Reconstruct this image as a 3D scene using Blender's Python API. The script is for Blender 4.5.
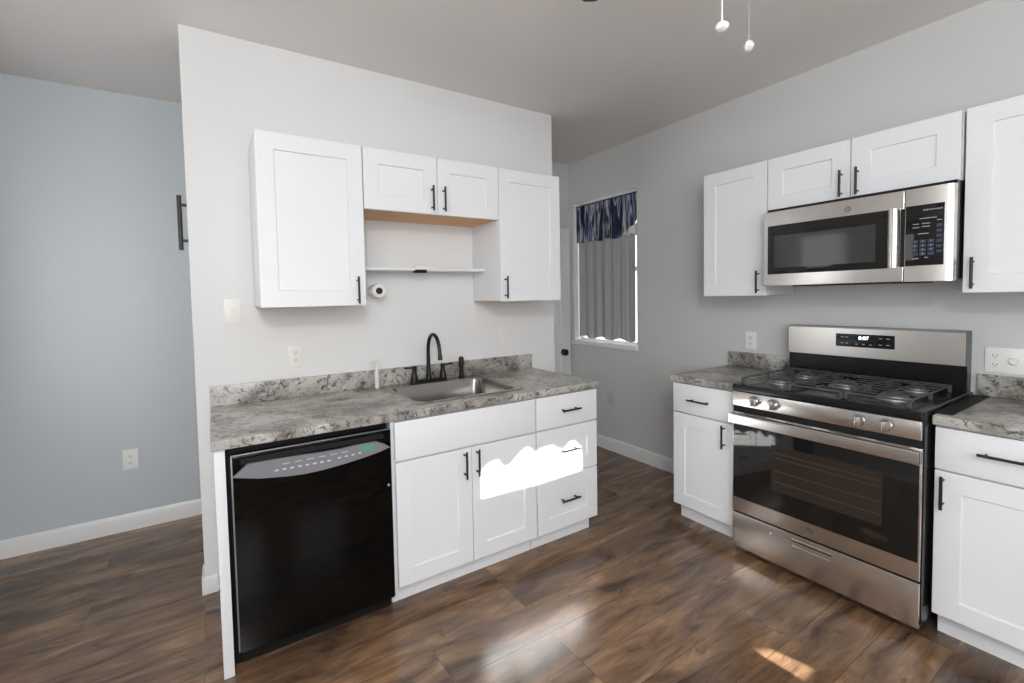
import bpy, bmesh, math, random
from mathutils import Vector, Matrix
random.seed(7)
S = bpy.context.scene
for o in list(bpy.data.objects): bpy.data.objects.remove(o)
COL = S.collection

# ------------------------------------------------------------------ camera
cam_d = bpy.data.cameras.new('camera'); cam = bpy.data.objects.new('camera', cam_d); COL.objects.link(cam)
YAW, PIT, ROLL = -0.5449, -0.0437, -0.0209
cy, sy = math.cos(YAW), math.sin(YAW)
fwd = Vector((-sy*math.cos(PIT), cy*math.cos(PIT), math.sin(PIT)))
rt = Vector((cy, sy, 0)); up = rt.cross(fwd)
c, s = math.cos(ROLL), math.sin(ROLL)
r2 = c*rt + s*up; u2 = -s*rt + c*up
M = Matrix((r2, u2, -fwd)).transposed().to_4x4()
M.translation = Vector((0.0776, -2.5476, 1.4164))
cam.matrix_world = M
cam_d.sensor_width = 36; cam_d.sensor_fit = 'HORIZONTAL'
cam_d.lens = 449.46/1024*36
cam_d.shift_x = 28.34/1024; cam_d.shift_y = -24.27/1024
cam_d.clip_start = 0.02
S.camera = cam

# ------------------------------------------------------------------ world, sun, window light, exposure
W = bpy.data.worlds.new('world'); S.world = W; W.use_nodes = True
bg = W.node_tree.nodes['Background']; bg.inputs[0].default_value = (0.94, 0.97, 1.0, 1); bg.inputs[1].default_value = 2.0
SUN = Vector((0.15, 1.0, -0.35)).normalized()
sd = bpy.data.lights.new('sun', 'SUN'); sd.energy = 40; sd.angle = math.radians(0.3); sd.color = (1, .96, .9)
so = bpy.data.objects.new('sun', sd); COL.objects.link(so); so.rotation_euler = SUN.to_track_quat('-Z', 'Y').to_euler()
def area(name, loc, d, sx, sz, power, col=(1, 1, 1)):
    l = bpy.data.lights.new(name, 'AREA'); l.shape = 'RECTANGLE'; l.size = sx; l.size_y = sz; l.energy = power; l.color = col
    o = bpy.data.objects.new(name, l); COL.objects.link(o); o.location = loc
    o.rotation_euler = Vector(d).to_track_quat('-Z', 'Y').to_euler(); return o
area('daylight_rear_window', (-0.35, -4.25, 1.65), (0, 1, 0), 0.85, 1.3, 25, (.94, .97, 1))
area('daylight_curtained_window', (1.07, -4.28, 1.6), (0, 1, 0), 0.9, 1.3, 13, (.95, .975, 1))
area('daylight_side_window', (-0.93, -2.9, 1.6), (1, 0, 0), 1.1, 1.3, 10, (.97, .985, 1))
area('daylight_dining_window', (-0.97, 0.15, 1.5), (1, 0, 0), 0.7, 1.2, 2.6, (.95, .98, 1))
S.view_settings.view_transform = 'Standard'; S.view_settings.look = 'None'
S.view_settings.gamma = 1; S.view_settings.use_curve_mapping = False
S.view_settings.exposure = 0.0

# ------------------------------------------------------------------ room numbers
XB, YF, YR, WA, H, XL, YB = 3.149, 1.0, 0.86, 2.2255, 2.7133, -1.03, -4.4

# ------------------------------------------------------------------ materials
def mat(name, col, rough=.5, metal=0, bump=0, bscale=200, emit=None, spec=None, coat=0, trans=0):
    m = bpy.data.materials.new(name); m.use_nodes = True; nt = m.node_tree; b = nt.nodes['Principled BSDF']
    b.inputs['Base Color'].default_value = (*col, 1); b.inputs['Roughness'].default_value = rough; b.inputs['Metallic'].default_value = metal
    if spec is not None: b.inputs['Specular IOR Level'].default_value = spec
    if coat: b.inputs['Coat Weight'].default_value = coat; b.inputs['Coat Roughness'].default_value = .08
    if trans: b.inputs['Transmission Weight'].default_value = trans
    if emit: b.inputs['Emission Color'].default_value = (*emit[:3], 1); b.inputs['Emission Strength'].default_value = emit[3]
    if bump:
        tc = nt.nodes.new('ShaderNodeTexCoord'); n = nt.nodes.new('ShaderNodeTexNoise'); n.inputs['Scale'].default_value = bscale; n.inputs['Detail'].default_value = 3
        bp = nt.nodes.new('ShaderNodeBump'); bp.inputs['Strength'].default_value = bump; bp.inputs['Distance'].default_value = .002
        nt.links.new(tc.outputs['Object'], n.inputs['Vector']); nt.links.new(n.outputs['Fac'], bp.inputs['Height']); nt.links.new(bp.outputs[0], b.inputs['Normal'])
    return m
def N(nt, t, **k):
    n = nt.nodes.new(t)
    for a, v in k.items():
        if a in n.inputs: n.inputs[a].default_value = v
        else: setattr(n, a, v)
    return n
def ramp(nt, pts, interp='LINEAR'):
    r = nt.nodes.new('ShaderNodeValToRGB'); r.color_ramp.interpolation = interp
    e = r.color_ramp.elements
    while len(e) < len(pts): e.new(.5)
    for i, (p, c) in enumerate(pts): e[i].position = p; e[i].color = (*c, 1)
    return r
def mapping(nt, sc, out='Object'):
    tc = nt.nodes.new('ShaderNodeTexCoord'); mp = nt.nodes.new('ShaderNodeMapping'); mp.inputs['Scale'].default_value = sc
    nt.links.new(tc.outputs[out], mp.inputs['Vector']); return mp

m_wall_w = mat('off_white_wall_paint', (.745, .745, .74), .6, bump=.15, bscale=160)
m_wall_g = mat('light_grey_wall_paint', (.615, .62, .615), .6, bump=.15, bscale=160)
m_wall_b = mat('blue_grey_wall_paint', (.55, .585, .61), .6, bump=.15, bscale=160)
m_ceil = mat('ceiling_paint', (.80, .765, .735), .7, bump=.1, bscale=120)
m_trim = mat('white_trim_paint', (.80, .80, .80), .35)
m_cab = mat('white_cabinet_paint', (.80, .81, .835), .32)
m_cab_edge = mat('white_cabinet_interior', (.72, .72, .71), .5)
m_bronze = mat('oil_rubbed_bronze', (.022, .02, .02), .32, .6)
m_pull = mat('black_bar_pull', (.028, .028, .03), .35, .5)
m_black = mat('black_enamel', (.009, .009, .010), .2, spec=.35)
m_blackmatte = mat('black_matte_plastic', (.009, .009, .009), .6, spec=.25)
m_iron = mat('cast_iron', (.075, .075, .077), .36, 0)
m_dwgloss = mat('glossy_black_appliance', (.002, .002, .002), .05, 0, spec=.2)
m_glassblack = mat('dark_appliance_glass', (.010, .0095, .009), .05, 0, spec=.4)
m_ovenwin = mat('tinted_oven_window', (.030, .024, .019), .06, 0, spec=.4)
m_mwwin = mat('tinted_microwave_window', (.045, .045, .043), .07, 0, spec=.4)
m_panelgrey = mat('grey_control_panel_plastic', (.20, .20, .22), .35)
m_white_pl = mat('white_plastic', (.82, .82, .80), .35)
m_cream_pl = mat('cream_plastic', (.80, .775, .73), .35)
m_grey_pl = mat('grey_painted_plate', (.52, .52, .52), .4)
m_paper = mat('white_paper', (.88, .87, .85), .8)
m_slot = mat('dark_socket_slot', (.03, .03, .03), .6)
m_led = mat('white_clock_digits', (.9, .95, 1), .5, emit=(.85, .95, 1, 2.5))
m_green = mat('green_lit_display', (.05, .2, .1), .4, emit=(.2, .5, .28, .22))
m_mark = mat('printed_pale_marks', (.32, .33, .35), .6)
m_markb = mat('printed_blue_grey_keys', (.03, .045, .08), .6)
m_alu = mat('burner_aluminium', (.42, .42, .42), .45, 1)
m_crystal = mat('faceted_crystal', (.85, .85, .83), .08, .6)
m_whiteglass = mat('frosted_lamp_glass', (.85, .84, .8), .4)
m_blade = mat('dark_fan_blade', (.035, .028, .024), .45)

def steel(name, col=(.70, .67, .64), rough=.25, ax=(1, 1, 60)):
    m = mat(name, col, rough, 1); nt = m.node_tree; b = nt.nodes['Principled BSDF']
    mp = mapping(nt, ax); n = N(nt, 'ShaderNodeTexNoise', Scale=9.0, Detail=3.0)
    nt.links.new(mp.outputs[0], n.inputs['Vector'])
    r = ramp(nt, [(.3, (rough*.95,)*3), (.7, (rough*1.05,)*3)]); nt.links.new(n.outputs['Fac'], r.inputs[0]); nt.links.new(r.outputs[0], b.inputs['Roughness'])
    return m
m_steel = steel('brushed_stainless_steel')
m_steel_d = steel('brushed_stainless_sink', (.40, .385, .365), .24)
m_knob = mat('brushed_knob_metal', (.66, .64, .61), .25, 1)
m_chrome = mat('polished_knob_metal', (.72, .70, .68), .15, 1)

def floor_mat():
    m = mat('brown_laminate_planks', (.1, .07, .05), .3); nt = m.node_tree; b = nt.nodes['Principled BSDF']; L = nt.links.new
    mp = mapping(nt, (1, 1, 1))
    br = N(nt, 'ShaderNodeTexBrick', Scale=1.0); br.inputs['Color1'].default_value = (0, 0, 0, 1); br.inputs['Color2'].default_value = (1, 1, 1, 1); br.inputs['Mortar'].default_value = (.5, .5, .5, 1)
    br.inputs['Brick Width'].default_value = 1.25; br.inputs['Row Height'].default_value = .185; br.inputs['Mortar Size'].default_value = .0009; br.inputs['Mortar Smooth'].default_value = .2
    br.offset = .37; br.offset_frequency = 3; L(mp.outputs[0], br.inputs['Vector'])
    # every plank gets its own piece of grain
    sc = N(nt, 'ShaderNodeVectorMath', operation='MULTIPLY'); sc.inputs[1].default_value = (7.3, 3.1, 5.7); L(br.outputs['Color'], sc.inputs[0])
    ad = N(nt, 'ShaderNodeVectorMath', operation='ADD'); L(mp.outputs[0], ad.inputs[0]); L(sc.outputs[0], ad.inputs[1])
    m1 = N(nt, 'ShaderNodeMapping'); m1.inputs['Scale'].default_value = (1.1, 5.0, 1); L(ad.outputs[0], m1.inputs['Vector'])
    n1 = N(nt, 'ShaderNodeTexNoise', Scale=2.2, Detail=6.0, Roughness=.6, Distortion=.7); L(m1.outputs[0], n1.inputs['Vector'])
    m2 = N(nt, 'ShaderNodeMapping'); m2.inputs['Scale'].default_value = (2.5, 60, 1); L(ad.outputs[0], m2.inputs['Vector'])
    n2 = N(nt, 'ShaderNodeTexNoise', Scale=2.5, Detail=4.0, Roughness=.6, Distortion=.2); L(m2.outputs[0], n2.inputs['Vector'])
    r1 = ramp(nt, [(.30, (.058, .035, .023)), (.44, (.135, .082, .050)), (.57, (.22, .134, .078)), (.70, (.34, .212, .120))]); L(n1.outputs['Fac'], r1.inputs[0])
    r2_ = ramp(nt, [(.3, (.86, .86, .86)), (.7, (1.10, 1.10, 1.10))]); L(n2.outputs['Fac'], r2_.inputs[0])
    mx = N(nt, 'ShaderNodeMixRGB', blend_type='MULTIPLY'); mx.inputs[0].default_value = 1; L(r1.outputs[0], mx.inputs[1]); L(r2_.outputs[0], mx.inputs[2])
    r3 = ramp(nt, [(0, (.70, .71, .73)), (1, (1.22, 1.18, 1.13))]); L(br.outputs['Color'], r3.inputs[0])
    mx2 = N(nt, 'ShaderNodeMixRGB', blend_type='MULTIPLY'); mx2.inputs[0].default_value = 1; L(mx.outputs[0], mx2.inputs[1]); L(r3.outputs[0], mx2.inputs[2])
    # knots
    m4 = N(nt, 'ShaderNodeMapping'); m4.inputs['Scale'].default_value = (1.1, 3.2, 1); L(ad.outputs[0], m4.inputs['Vector'])
    n4 = N(nt, 'ShaderNodeTexNoise', Scale=2.6, Detail=3.0, Roughness=.7, Distortion=1.5); L(m4.outputs[0], n4.inputs['Vector'])
    r4 = ramp(nt, [(.62, (1, 1, 1)), (.72, (.45, .43, .41))]); L(n4.outputs['Fac'], r4.inputs[0])
    mx4 = N(nt, 'ShaderNodeMixRGB', blend_type='MULTIPLY'); mx4.inputs[0].default_value = 1; L(mx2.outputs[0], mx4.inputs[1]); L(r4.outputs[0], mx4.inputs[2])
    mx3 = N(nt, 'ShaderNodeMixRGB'); mx3.inputs[2].default_value = (.04, .027, .018, 1); L(br.outputs['Fac'], mx3.inputs[0]); L(mx4.outputs[0], mx3.inputs[1])
    L(mx3.outputs[0], b.inputs['Base Color'])
    rr = ramp(nt, [(.3, (.17,)*3), (.7, (.24,)*3)]); L(n2.outputs['Fac'], rr.inputs[0]); L(rr.outputs[0], b.inputs['Roughness'])
    h = N(nt, 'ShaderNodeMath', operation='SUBTRACT'); L(n2.outputs['Fac'], h.inputs[0])
    h2 = N(nt, 'ShaderNodeMath', operation='MULTIPLY'); h2.inputs[1].default_value = 2.0; L(br.outputs['Fac'], h2.inputs[0]); L(h2.outputs[0], h.inputs[1])
    bp = N(nt, 'ShaderNodeBump', Strength=.10, Distance=.002); L(h.outputs[0], bp.inputs['Height']); L(bp.outputs[0], b.inputs['Normal'])
    b.inputs['Specular IOR Level'].default_value = .75
    return m
m_floor = floor_mat()

def granite():
    m = mat('grey_granite_laminate', (.4, .4, .4), .28); nt = m.node_tree; b = nt.nodes['Principled BSDF']; L = nt.links.new
    mp = mapping(nt, (1, 1, 1))
    n0 = N(nt, 'ShaderNodeTexNoise', Scale=3.6, Detail=4.0, Roughness=.55, Distortion=1.2); L(mp.outputs[0], n0.inputs['Vector'])
    n1 = N(nt, 'ShaderNodeTexNoise', Scale=26.0, Detail=6.0, Roughness=.65, Distortion=1.6); L(mp.outputs[0], n1.inputs['Vector'])
    n2 = N(nt, 'ShaderNodeTexNoise', Scale=75.0, Detail=3.0, Roughness=.6, Distortion=.8); L(mp.outputs[0], n2.inputs['Vector'])
    a = N(nt, 'ShaderNodeMath', operation='MULTIPLY'); a.inputs[1].default_value = .75; L(n0.outputs['Fac'], a.inputs[0])
    a2 = N(nt, 'ShaderNodeMath', operation='MULTIPLY_ADD'); a2.inputs[1].default_value = .25; L(n1.outputs['Fac'], a2.inputs[0]); L(a.outputs[0], a2.inputs[2])
    base = ramp(nt, [(.38, (.13, .12, .105)), (.46, (.25, .235, .21)), (.53, (.41, .395, .36)), (.64, (.54, .53, .50))]); L(a2.outputs[0], base.inputs[0])
    dk = ramp(nt, [(.39, (.15, .145, .145)), (.46, (1, 1, 1))]); L(n1.outputs['Fac'], dk.inputs[0])
    x = N(nt, 'ShaderNodeMixRGB', blend_type='MULTIPLY'); x.inputs[0].default_value = .85; L(base.outputs[0], x.inputs[1]); L(dk.outputs[0], x.inputs[2])
    lt = ramp(nt, [(.56, (0, 0, 0)), (.70, (.55, .55, .55))]); L(n2.outputs['Fac'], lt.inputs[0])
    y = N(nt, 'ShaderNodeMixRGB'); y.inputs[2].default_value = (.58, .56, .53, 1); L(lt.outputs[0], y.inputs[0]); L(x.outputs[0], y.inputs[1])
    L(y.outputs[0], b.inputs['Base Color']); return m
m_granite = granite()

def wood(name, c1, c2, sc=(1, 20, 20)):
    m = mat(name, c1, .5); nt = m.node_tree; b = nt.nodes['Principled BSDF']; mp = mapping(nt, sc)
    n = N(nt, 'ShaderNodeTexNoise', Scale=3.0, Detail=4.0, Distortion=.5); nt.links.new(mp.outputs[0], n.inputs['Vector'])
    r = ramp(nt, [(.3, c1), (.7, c2)]); nt.links.new(n.outputs['Fac'], r.inputs[0]); nt.links.new(r.outputs[0], b.inputs['Base Color']); return m
m_birch = wood('bare_birch_plywood', (.72, .38, .15), (.82, .48, .22))

def fabric(name, c, tr=.25):
    m = bpy.data.materials.new(name); m.use_nodes = True; nt = m.node_tree; b = nt.nodes['Principled BSDF']; out = nt.nodes['Material Output']
    b.inputs['Base Color'].default_value = (*c, 1); b.inputs['Roughness'].default_value = .85
    t = N(nt, 'ShaderNodeBsdfTranslucent'); t.inputs[0].default_value = (*c, 1)
    mx = N(nt, 'ShaderNodeMixShader'); mx.inputs[0].default_value = tr
    nt.links.new(b.outputs[0], mx.inputs[1]); nt.links.new(t.outputs[0], mx.inputs[2]); nt.links.new(mx.outputs[0], out.inputs[0])
    return m, nt, b, t
m_tier = fabric('grey_curtain_cloth', (.40, .39, .385), .04)[0]
m_blackout = mat('thick_curtain_cloth', (.5, .49, .47), .85)
m_lining = fabric('pale_curtain_lining', (.70, .70, .72), .2)[0]
m_val, _nt, _b, _t = fabric('navy_and_white_streaked_print', (.5, .5, .55), .06)
_mp = mapping(_nt, (1, 12, 1.3)); _n = N(_nt, 'ShaderNodeTexNoise', Scale=1.6, Detail=2.5, Roughness=.5, Distortion=.9); _nt.links.new(_mp.outputs[0], _n.inputs['Vector'])
_r = ramp(_nt, [(.0, (.006, .008, .018)), (.40, (.010, .012, .03)), (.455, (.025, .035, .13)), (.48, (.16, .18, .24)), (.52, (.42, .43, .47)), (.55, (.34, .36, .40)), (.58, (.02, .024, .045)), (.65, (.03, .035, .07)), (.68, (.36, .37, .41))])
_nt.links.new(_n.outputs['Fac'], _r.inputs[0]); _nt.links.new(_r.outputs[0], _b.inputs['Base Color']); _nt.links.new(_r.outputs[0], _t.inputs[0])

def glass_mat():
    m = bpy.data.materials.new('window_glass'); m.use_nodes = True; nt = m.node_tree; nt.nodes.clear()
    o = N(nt, 'ShaderNodeOutputMaterial'); t = N(nt, 'ShaderNodeBsdfTransparent'); g = N(nt, 'ShaderNodeBsdfGlossy', Roughness=.02)
    lw = N(nt, 'ShaderNodeLayerWeight', Blend=.5); pw = N(nt, 'ShaderNodeMath', operation='POWER'); pw.inputs[1].default_value = 4; nt.links.new(lw.outputs['Facing'], pw.inputs[0])
    f = N(nt, 'ShaderNodeMath', operation='MULTIPLY_ADD'); f.inputs[1].default_value = .6; f.inputs[2].default_value = .04; nt.links.new(pw.outputs[0], f.inputs[0]); mx = N(nt, 'ShaderNodeMixShader')
    nt.links.new(f.outputs[0], mx.inputs[0]); nt.links.new(t.outputs[0], mx.inputs[1]); nt.links.new(g.outputs[0], mx.inputs[2]); nt.links.new(mx.outputs[0], o.inputs[0]); return m
m_glass = glass_mat()
m_bottle = mat('clear_soap_bottle', (.86, .88, .88), .12, trans=.35)

# ------------------------------------------------------------------ geometry helpers
TW = lambda a, b, z: Vector((a, b, z))                 # world axes
TA = lambda a, b, z: Vector((a, -b, z))                # along the sink wall, out from it
TB = lambda a, b, z: Vector((XB-b, -a, z))             # along the stove wall, out from it
def box(mb, a0, a1, b0, b1, z0, z1, bev=0, seg=2):
    t = bmesh.new(); bmesh.ops.create_cube(t, size=1)
    for v in t.verts: v.co = Vector(((a0+a1)/2+v.co.x*(a1-a0), (b0+b1)/2+v.co.y*(b1-b0), (z0+z1)/2+v.co.z*(z1-z0)))
    if bev: bmesh.ops.bevel(t, geom=t.edges[:], offset=bev, segments=seg, affect='EDGES', profile=.6)
    mb.merge(t)
class MB:
    def __init__(s): s.v = []; s.f = []
    def merge(s, t):
        n = len(s.v); t.verts.ensure_lookup_table(); t.verts.index_update()
        s.v += [v.co.copy() for v in t.verts]; s.f += [[n+v.index for v in f.verts] for f in t.faces]; t.free()
    def add(s, vs, fs):
        n = len(s.v); s.v += [Vector(v) for v in vs]; s.f += [[n+i for i in f] for f in fs]
    def box(s, *a, **k): box(s, *a, **k); return s
    def tube(s, pts, r, n=12, close=False):
        pts = [Vector(p) for p in pts]; k = len(pts); rs = r if isinstance(r, (list, tuple)) else [r]*k
        vs = []; fs = []; ref = None
        for i, p in enumerate(pts):
            if close: t = pts[(i+1) % k]-pts[i-1]
            else: t = pts[min(i+1, k-1)]-pts[max(i-1, 0)]
            t.normalize()
            if ref is None: ref = Vector((0, 0, 1)) if abs(t.z) < .9 else Vector((1, 0, 0))
            x = ref-t*ref.dot(t); x.normalize(); ref = x; y = t.cross(x)
            for j in range(n):
                a = 2*math.pi*j/n; vs.append(p+(x*math.cos(a)+y*math.sin(a))*rs[i])
        for i in range(k if close else k-1):
            for j in range(n):
                fs.append([i*n+j, i*n+(j+1) % n, ((i+1) % k)*n+(j+1) % n, ((i+1) % k)*n+j])
        if not close: fs.append(list(range(n))[::-1]); fs.append([(k-1)*n+j for j in range(n)])
        s.add(vs, fs); return s
    def cyl(s, p0, p1, r, n=20, r1=None): return s.tube([p0, p1], [r, r if r1 is None else r1], n)
    def lathe(s, prof, c, ax=(0, 0, 1), n=24):
        ax = Vector(ax).normalized(); c = Vector(c); x = ax.orthogonal().normalized(); y = ax.cross(x); vs = []; fs = []
        for r, h in prof:
            for j in range(n):
                a = 2*math.pi*j/n; vs.append(c+ax*h+(x*math.cos(a)+y*math.sin(a))*max(r, .0001))
        for i in range(len(prof)-1):
            for j in range(n): fs.append([i*n+j, i*n+(j+1) % n, (i+1)*n+(j+1) % n, (i+1)*n+j])
        fs.append(list(range(n))[::-1]); fs.append([(len(prof)-1)*n+j for j in range(n)])
        s.add(vs, fs); return s
    def prism(s, poly, b0, b1):                         # poly in (a, z)
        n = len(poly); vs = [(a, b0, z) for a, z in poly]+[(a, b1, z) for a, z in poly]
        fs = [list(range(n)), [n+i for i in range(n)][::-1]]+[[i, (i+1) % n, n+(i+1) % n, n+i] for i in range(n)]
        s.add(vs, fs); return s
    def prism_h(s, poly, z0, z1):                       # poly in (a, b)
        n = len(poly); vs = [(a, b, z0) for a, b in poly]+[(a, b, z1) for a, b in poly]
        fs = [list(range(n)), [n+i for i in range(n)][::-1]]+[[i, (i+1) % n, n+(i+1) % n, n+i] for i in range(n)]
        s.add(vs, fs); return s
    def shaker(s, a0, a1, b0, b1, z0, z1, st=.078, dep=.008, e=.0018):
        def ring(i, b, j=None): j = i if j is None else j; return [(a0+i, b, z0+j), (a1-i, b, z0+j), (a1-i, b, z1-j), (a0+i, b, z1-j)]
        rs = [ring(0, b0), ring(0, b1-e), ring(e, b1), ring(st, b1), ring(st+.0035, b1-dep)]
        vs = sum(rs, []); fs = [[3, 2, 1, 0]]
        for k in range(4):
            for j in range(4): fs.append([k*4+j, k*4+(j+1) % 4, (k+1)*4+(j+1) % 4, (k+1)*4+j])
        fs.append([16, 17, 18, 19]); s.add(vs, fs); return s
    def hole(s, a0, a1, z0, z1, h, b0, b1):             # wall slab with holes h = [(a0,a1,z0,z1)]
        As = sorted({a0, a1, *[x for q in h for x in q[:2]]}); Zs = sorted({z0, z1, *[x for q in h for x in q[2:]]})
        t = bmesh.new(); g = {}
        def V(a, b, z):
            k = (round(a, 5), round(b, 5), round(z, 5))
            if k not in g: g[k] = t.verts.new((a, b, z))
            return g[k]
        inh = lambda i, j: any(q[0]-1e-6 <= As[i] and As[i+1] <= q[1]+1e-6 and q[2]-1e-6 <= Zs[j] and Zs[j+1] <= q[3]+1e-6 for q in h)
        solid = lambda i, j: 0 <= i < len(As)-1 and 0 <= j < len(Zs)-1 and not inh(i, j)
        for i in range(len(As)-1):
            for j in range(len(Zs)-1):
                if not solid(i, j): continue
                A0, A1, Z0, Z1 = As[i], As[i+1], Zs[j], Zs[j+1]
                t.faces.new([V(A0, b0, Z0), V(A1, b0, Z0), V(A1, b0, Z1), V(A0, b0, Z1)]); t.faces.new([V(A0, b1, Z1), V(A1, b1, Z1), V(A1, b1, Z0), V(A0, b1, Z0)])
                if not solid(i-1, j): t.faces.new([V(A0, b0, Z0), V(A0, b0, Z1), V(A0, b1, Z1), V(A0, b1, Z0)])
                if not solid(i+1, j): t.faces.new([V(A1, b0, Z0), V(A1, b1, Z0), V(A1, b1, Z1), V(A1, b0, Z1)])
                if not solid(i, j-1): t.faces.new([V(A0, b0, Z0), V(A0, b1, Z0), V(A1, b1, Z0), V(A1, b0, Z0)])
                if not solid(i, j+1): t.faces.new([V(A0, b0, Z1), V(A1, b0, Z1), V(A1, b1, Z1), V(A0, b1, Z1)])
        s.merge(t); return s
    def build(s, name, m, T=TW, parent=None, org=None, smooth=40, label=None, mats=None):
        # parent: an object carrying 'org'; the mesh is stored relative to its own origin
        po = Vector(parent['_o']) if parent else Vector((0, 0, 0))
        if parent: oo = po
        else: oo = Vector(org) if org else Vector((0, 0, 0))
        me = bpy.data.meshes.new(name); me.from_pydata([T(*v)-oo for v in s.v], [], s.f)
        b = bmesh.new(); b.from_mesh(me); bmesh.ops.recalc_face_normals(b, faces=b.faces[:]); b.to_mesh(me); b.free()
        me.materials.append(m)
        o = bpy.data.objects.new(name, me); COL.objects.link(o); o['_o'] = list(oo)
        if parent: o.parent = parent
        else: o.location = oo
        if smooth:
            me.shade_smooth()
            me.set_sharp_from_angle(angle=math.radians(smooth))
        if label: o['label'] = label
        return o
def grid_sheet(f, nu, nv, th):                          # f(u,v)->point ; closed thin sheet with thickness th along given normal fn
    mb = MB(); P = [[Vector(f(i/nu, j/nv)) for j in range(nv+1)] for i in range(nu+1)]
    vs = []; 
    def nrm(i, j):
        a = P[min(i+1, nu)][j]-P[max(i-1, 0)][j]; b = P[i][min(j+1, nv)]-P[i][max(j-1, 0)]; n = a.cross(b)
        return n.normalized() if n.length > 1e-9 else Vector((1, 0, 0))
    top = [P[i][j]+nrm(i, j)*th/2 for i in range(nu+1) for j in range(nv+1)]; bot = [P[i][j]-nrm(i, j)*th/2 for i in range(nu+1) for j in range(nv+1)]
    n = (nu+1)*(nv+1); id_ = lambda i, j: i*(nv+1)+j; fs = []
    for i in range(nu):
        for j in range(nv):
            q = [id_(i, j), id_(i+1, j), id_(i+1, j+1), id_(i, j+1)]; fs.append(q); fs.append([n+k for k in q[::-1]])
    for i in range(nu):
        for j in (0, nv): fs.append([id_(i, j), id_(i+1, j), n+id_(i+1, j), n+id_(i, j)])
    for j in range(nv):
        for i in (0, nu): fs.append([id_(i, j), id_(i, j+1), n+id_(i, j+1), n+id_(i, j)])
    mb.add(top+bot, fs); return mb
def tag(o, label, cat, group=None):
    o['label'] = label; o['category'] = cat
    if group: o['group'] = group
    return o
def thing(name, label, cat, loc, group=None):
    o = bpy.data.objects.new(name, None); COL.objects.link(o); o.empty_display_size = .1
    o.location = loc; o['_o'] = list(loc); return tag(o, label, cat, group)
def struct(o): o['kind'] = 'structure'; return o
def text_mb(txt, size, a, b, z, flip=False):            # flat raised lettering centred on (a, z), standing at depth b
    cu = bpy.data.curves.new('t', 'FONT'); cu.body = txt; cu.size = size; cu.align_x = 'CENTER'; cu.align_y = 'CENTER'; cu.extrude = .0003
    o = bpy.data.objects.new('t', cu); COL.objects.link(o); bpy.context.view_layer.update()
    me = bpy.data.meshes.new_from_object(o.evaluated_get(bpy.context.evaluated_depsgraph_get()))
    mb = MB(); mb.add([(a+v.co.x, b+v.co.z, z+v.co.y) for v in me.vertices], [list(p.vertices) for p in me.polygons])
    bpy.data.objects.remove(o); bpy.data.curves.remove(cu); bpy.data.meshes.remove(me); return mb
def pull(T, parent, a, z, b, L=.132, horiz=False, r=.0055, out=.032):
    mb = MB(); h = L/2; q = L*.5*.72
    if horiz:
        mb.cyl((a-h, b+out, z), (a+h, b+out, z), r, 14)
        for s_ in (-q, q): mb.cyl((a+s_, b, z), (a+s_, b+out, z), r*.8, 10)
    else:
        mb.cyl((a, b+out, z-h), (a, b+out, z+h), r, 14)
        for s_ in (-q, q): mb.cyl((a, b, z+s_), (a, b+out, z+s_), r*.8, 10)
    return mb.build('handle', m_pull, T, parent)

# ------------------------------------------------------------------ room shell
struct(MB().box(XL-.15, XB+.15, YB-.15, YF+.15, -.1, 0).build('floor', m_floor, smooth=0))
struct(MB().box(XL-.15, XB+.15, YB-.15, YF+.15, H, H+.1).build('ceiling', m_ceil, smooth=0))
struct(MB().box(0, WA, 0, .13, 0, H).build('wall_partition', m_wall_w, smooth=0))
struct(MB().box(XL, 1.3, YF, YF+.12, 0, H).build('wall_back', m_wall_b, smooth=0))
struct(MB().box(1.3, XB, YR, YR+.12, 0, H).build('wall_hallway', m_wall_g, smooth=0))
WIN = (-.79, -.02, .975, 2.305)
struct(MB().hole(-YR-.12, 4.4, 0, H, [WIN], -.16, 0).build('wall_right', m_wall_g, TB, smooth=0))
struct(MB().hole(YB, YF+.12, 0, H, [(-3.33, -2.47, .95, 2.25), (-.25, .55, .85, 2.15)], 0, .15).build('wall_left', m_wall_g, lambda a, b, z: Vector((XL-b, a, z)), smooth=0))
RW = (.57, 1.60, .87, 2.30); RW2 = (-.80, .10, .95, 2.3)
struct(MB().hole(XL-.15, XB+.15, 0, H, [RW, RW2], 0, .15).build('wall_rear', m_wall_g, lambda a, b, z: Vector((a, YB-b, z)), smooth=0))
# baseboards
def baseb(name, T, a0, a1, b=0, h=.10):
    mb = MB(); prof = [(0, 0), (.014, 0), (.014, h-.02), (.010, h-.008), (.006, h), (0, h)]
    n = len(prof); vs = [(a0, b+p, z) for p, z in prof]+[(a1, b+p, z) for p, z in prof]
    mb.add(vs, [list(range(n)), list(range(n, 2*n))[::-1]]+[[i, (i+1) % n, n+(i+1) % n, n+i] for i in range(n)])
    return struct(mb.build(name, m_trim, T))
baseb('baseboard_back', lambda a, b, z: Vector((a, YF-b, z)), XL, 1.3, h=.105)
baseb('baseboard_right', TB, -YR, .775, h=.11)
baseb('baseboard_partition_front', TA, -.012, .055, h=.085)
baseb('baseboard_partition_end', lambda a, b, z: Vector((-b, a, z)), -.012, .13, h=.085)
baseb('baseboard_left', lambda a, b, z: Vector((XL+b, a, z)), YB, YF)

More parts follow.
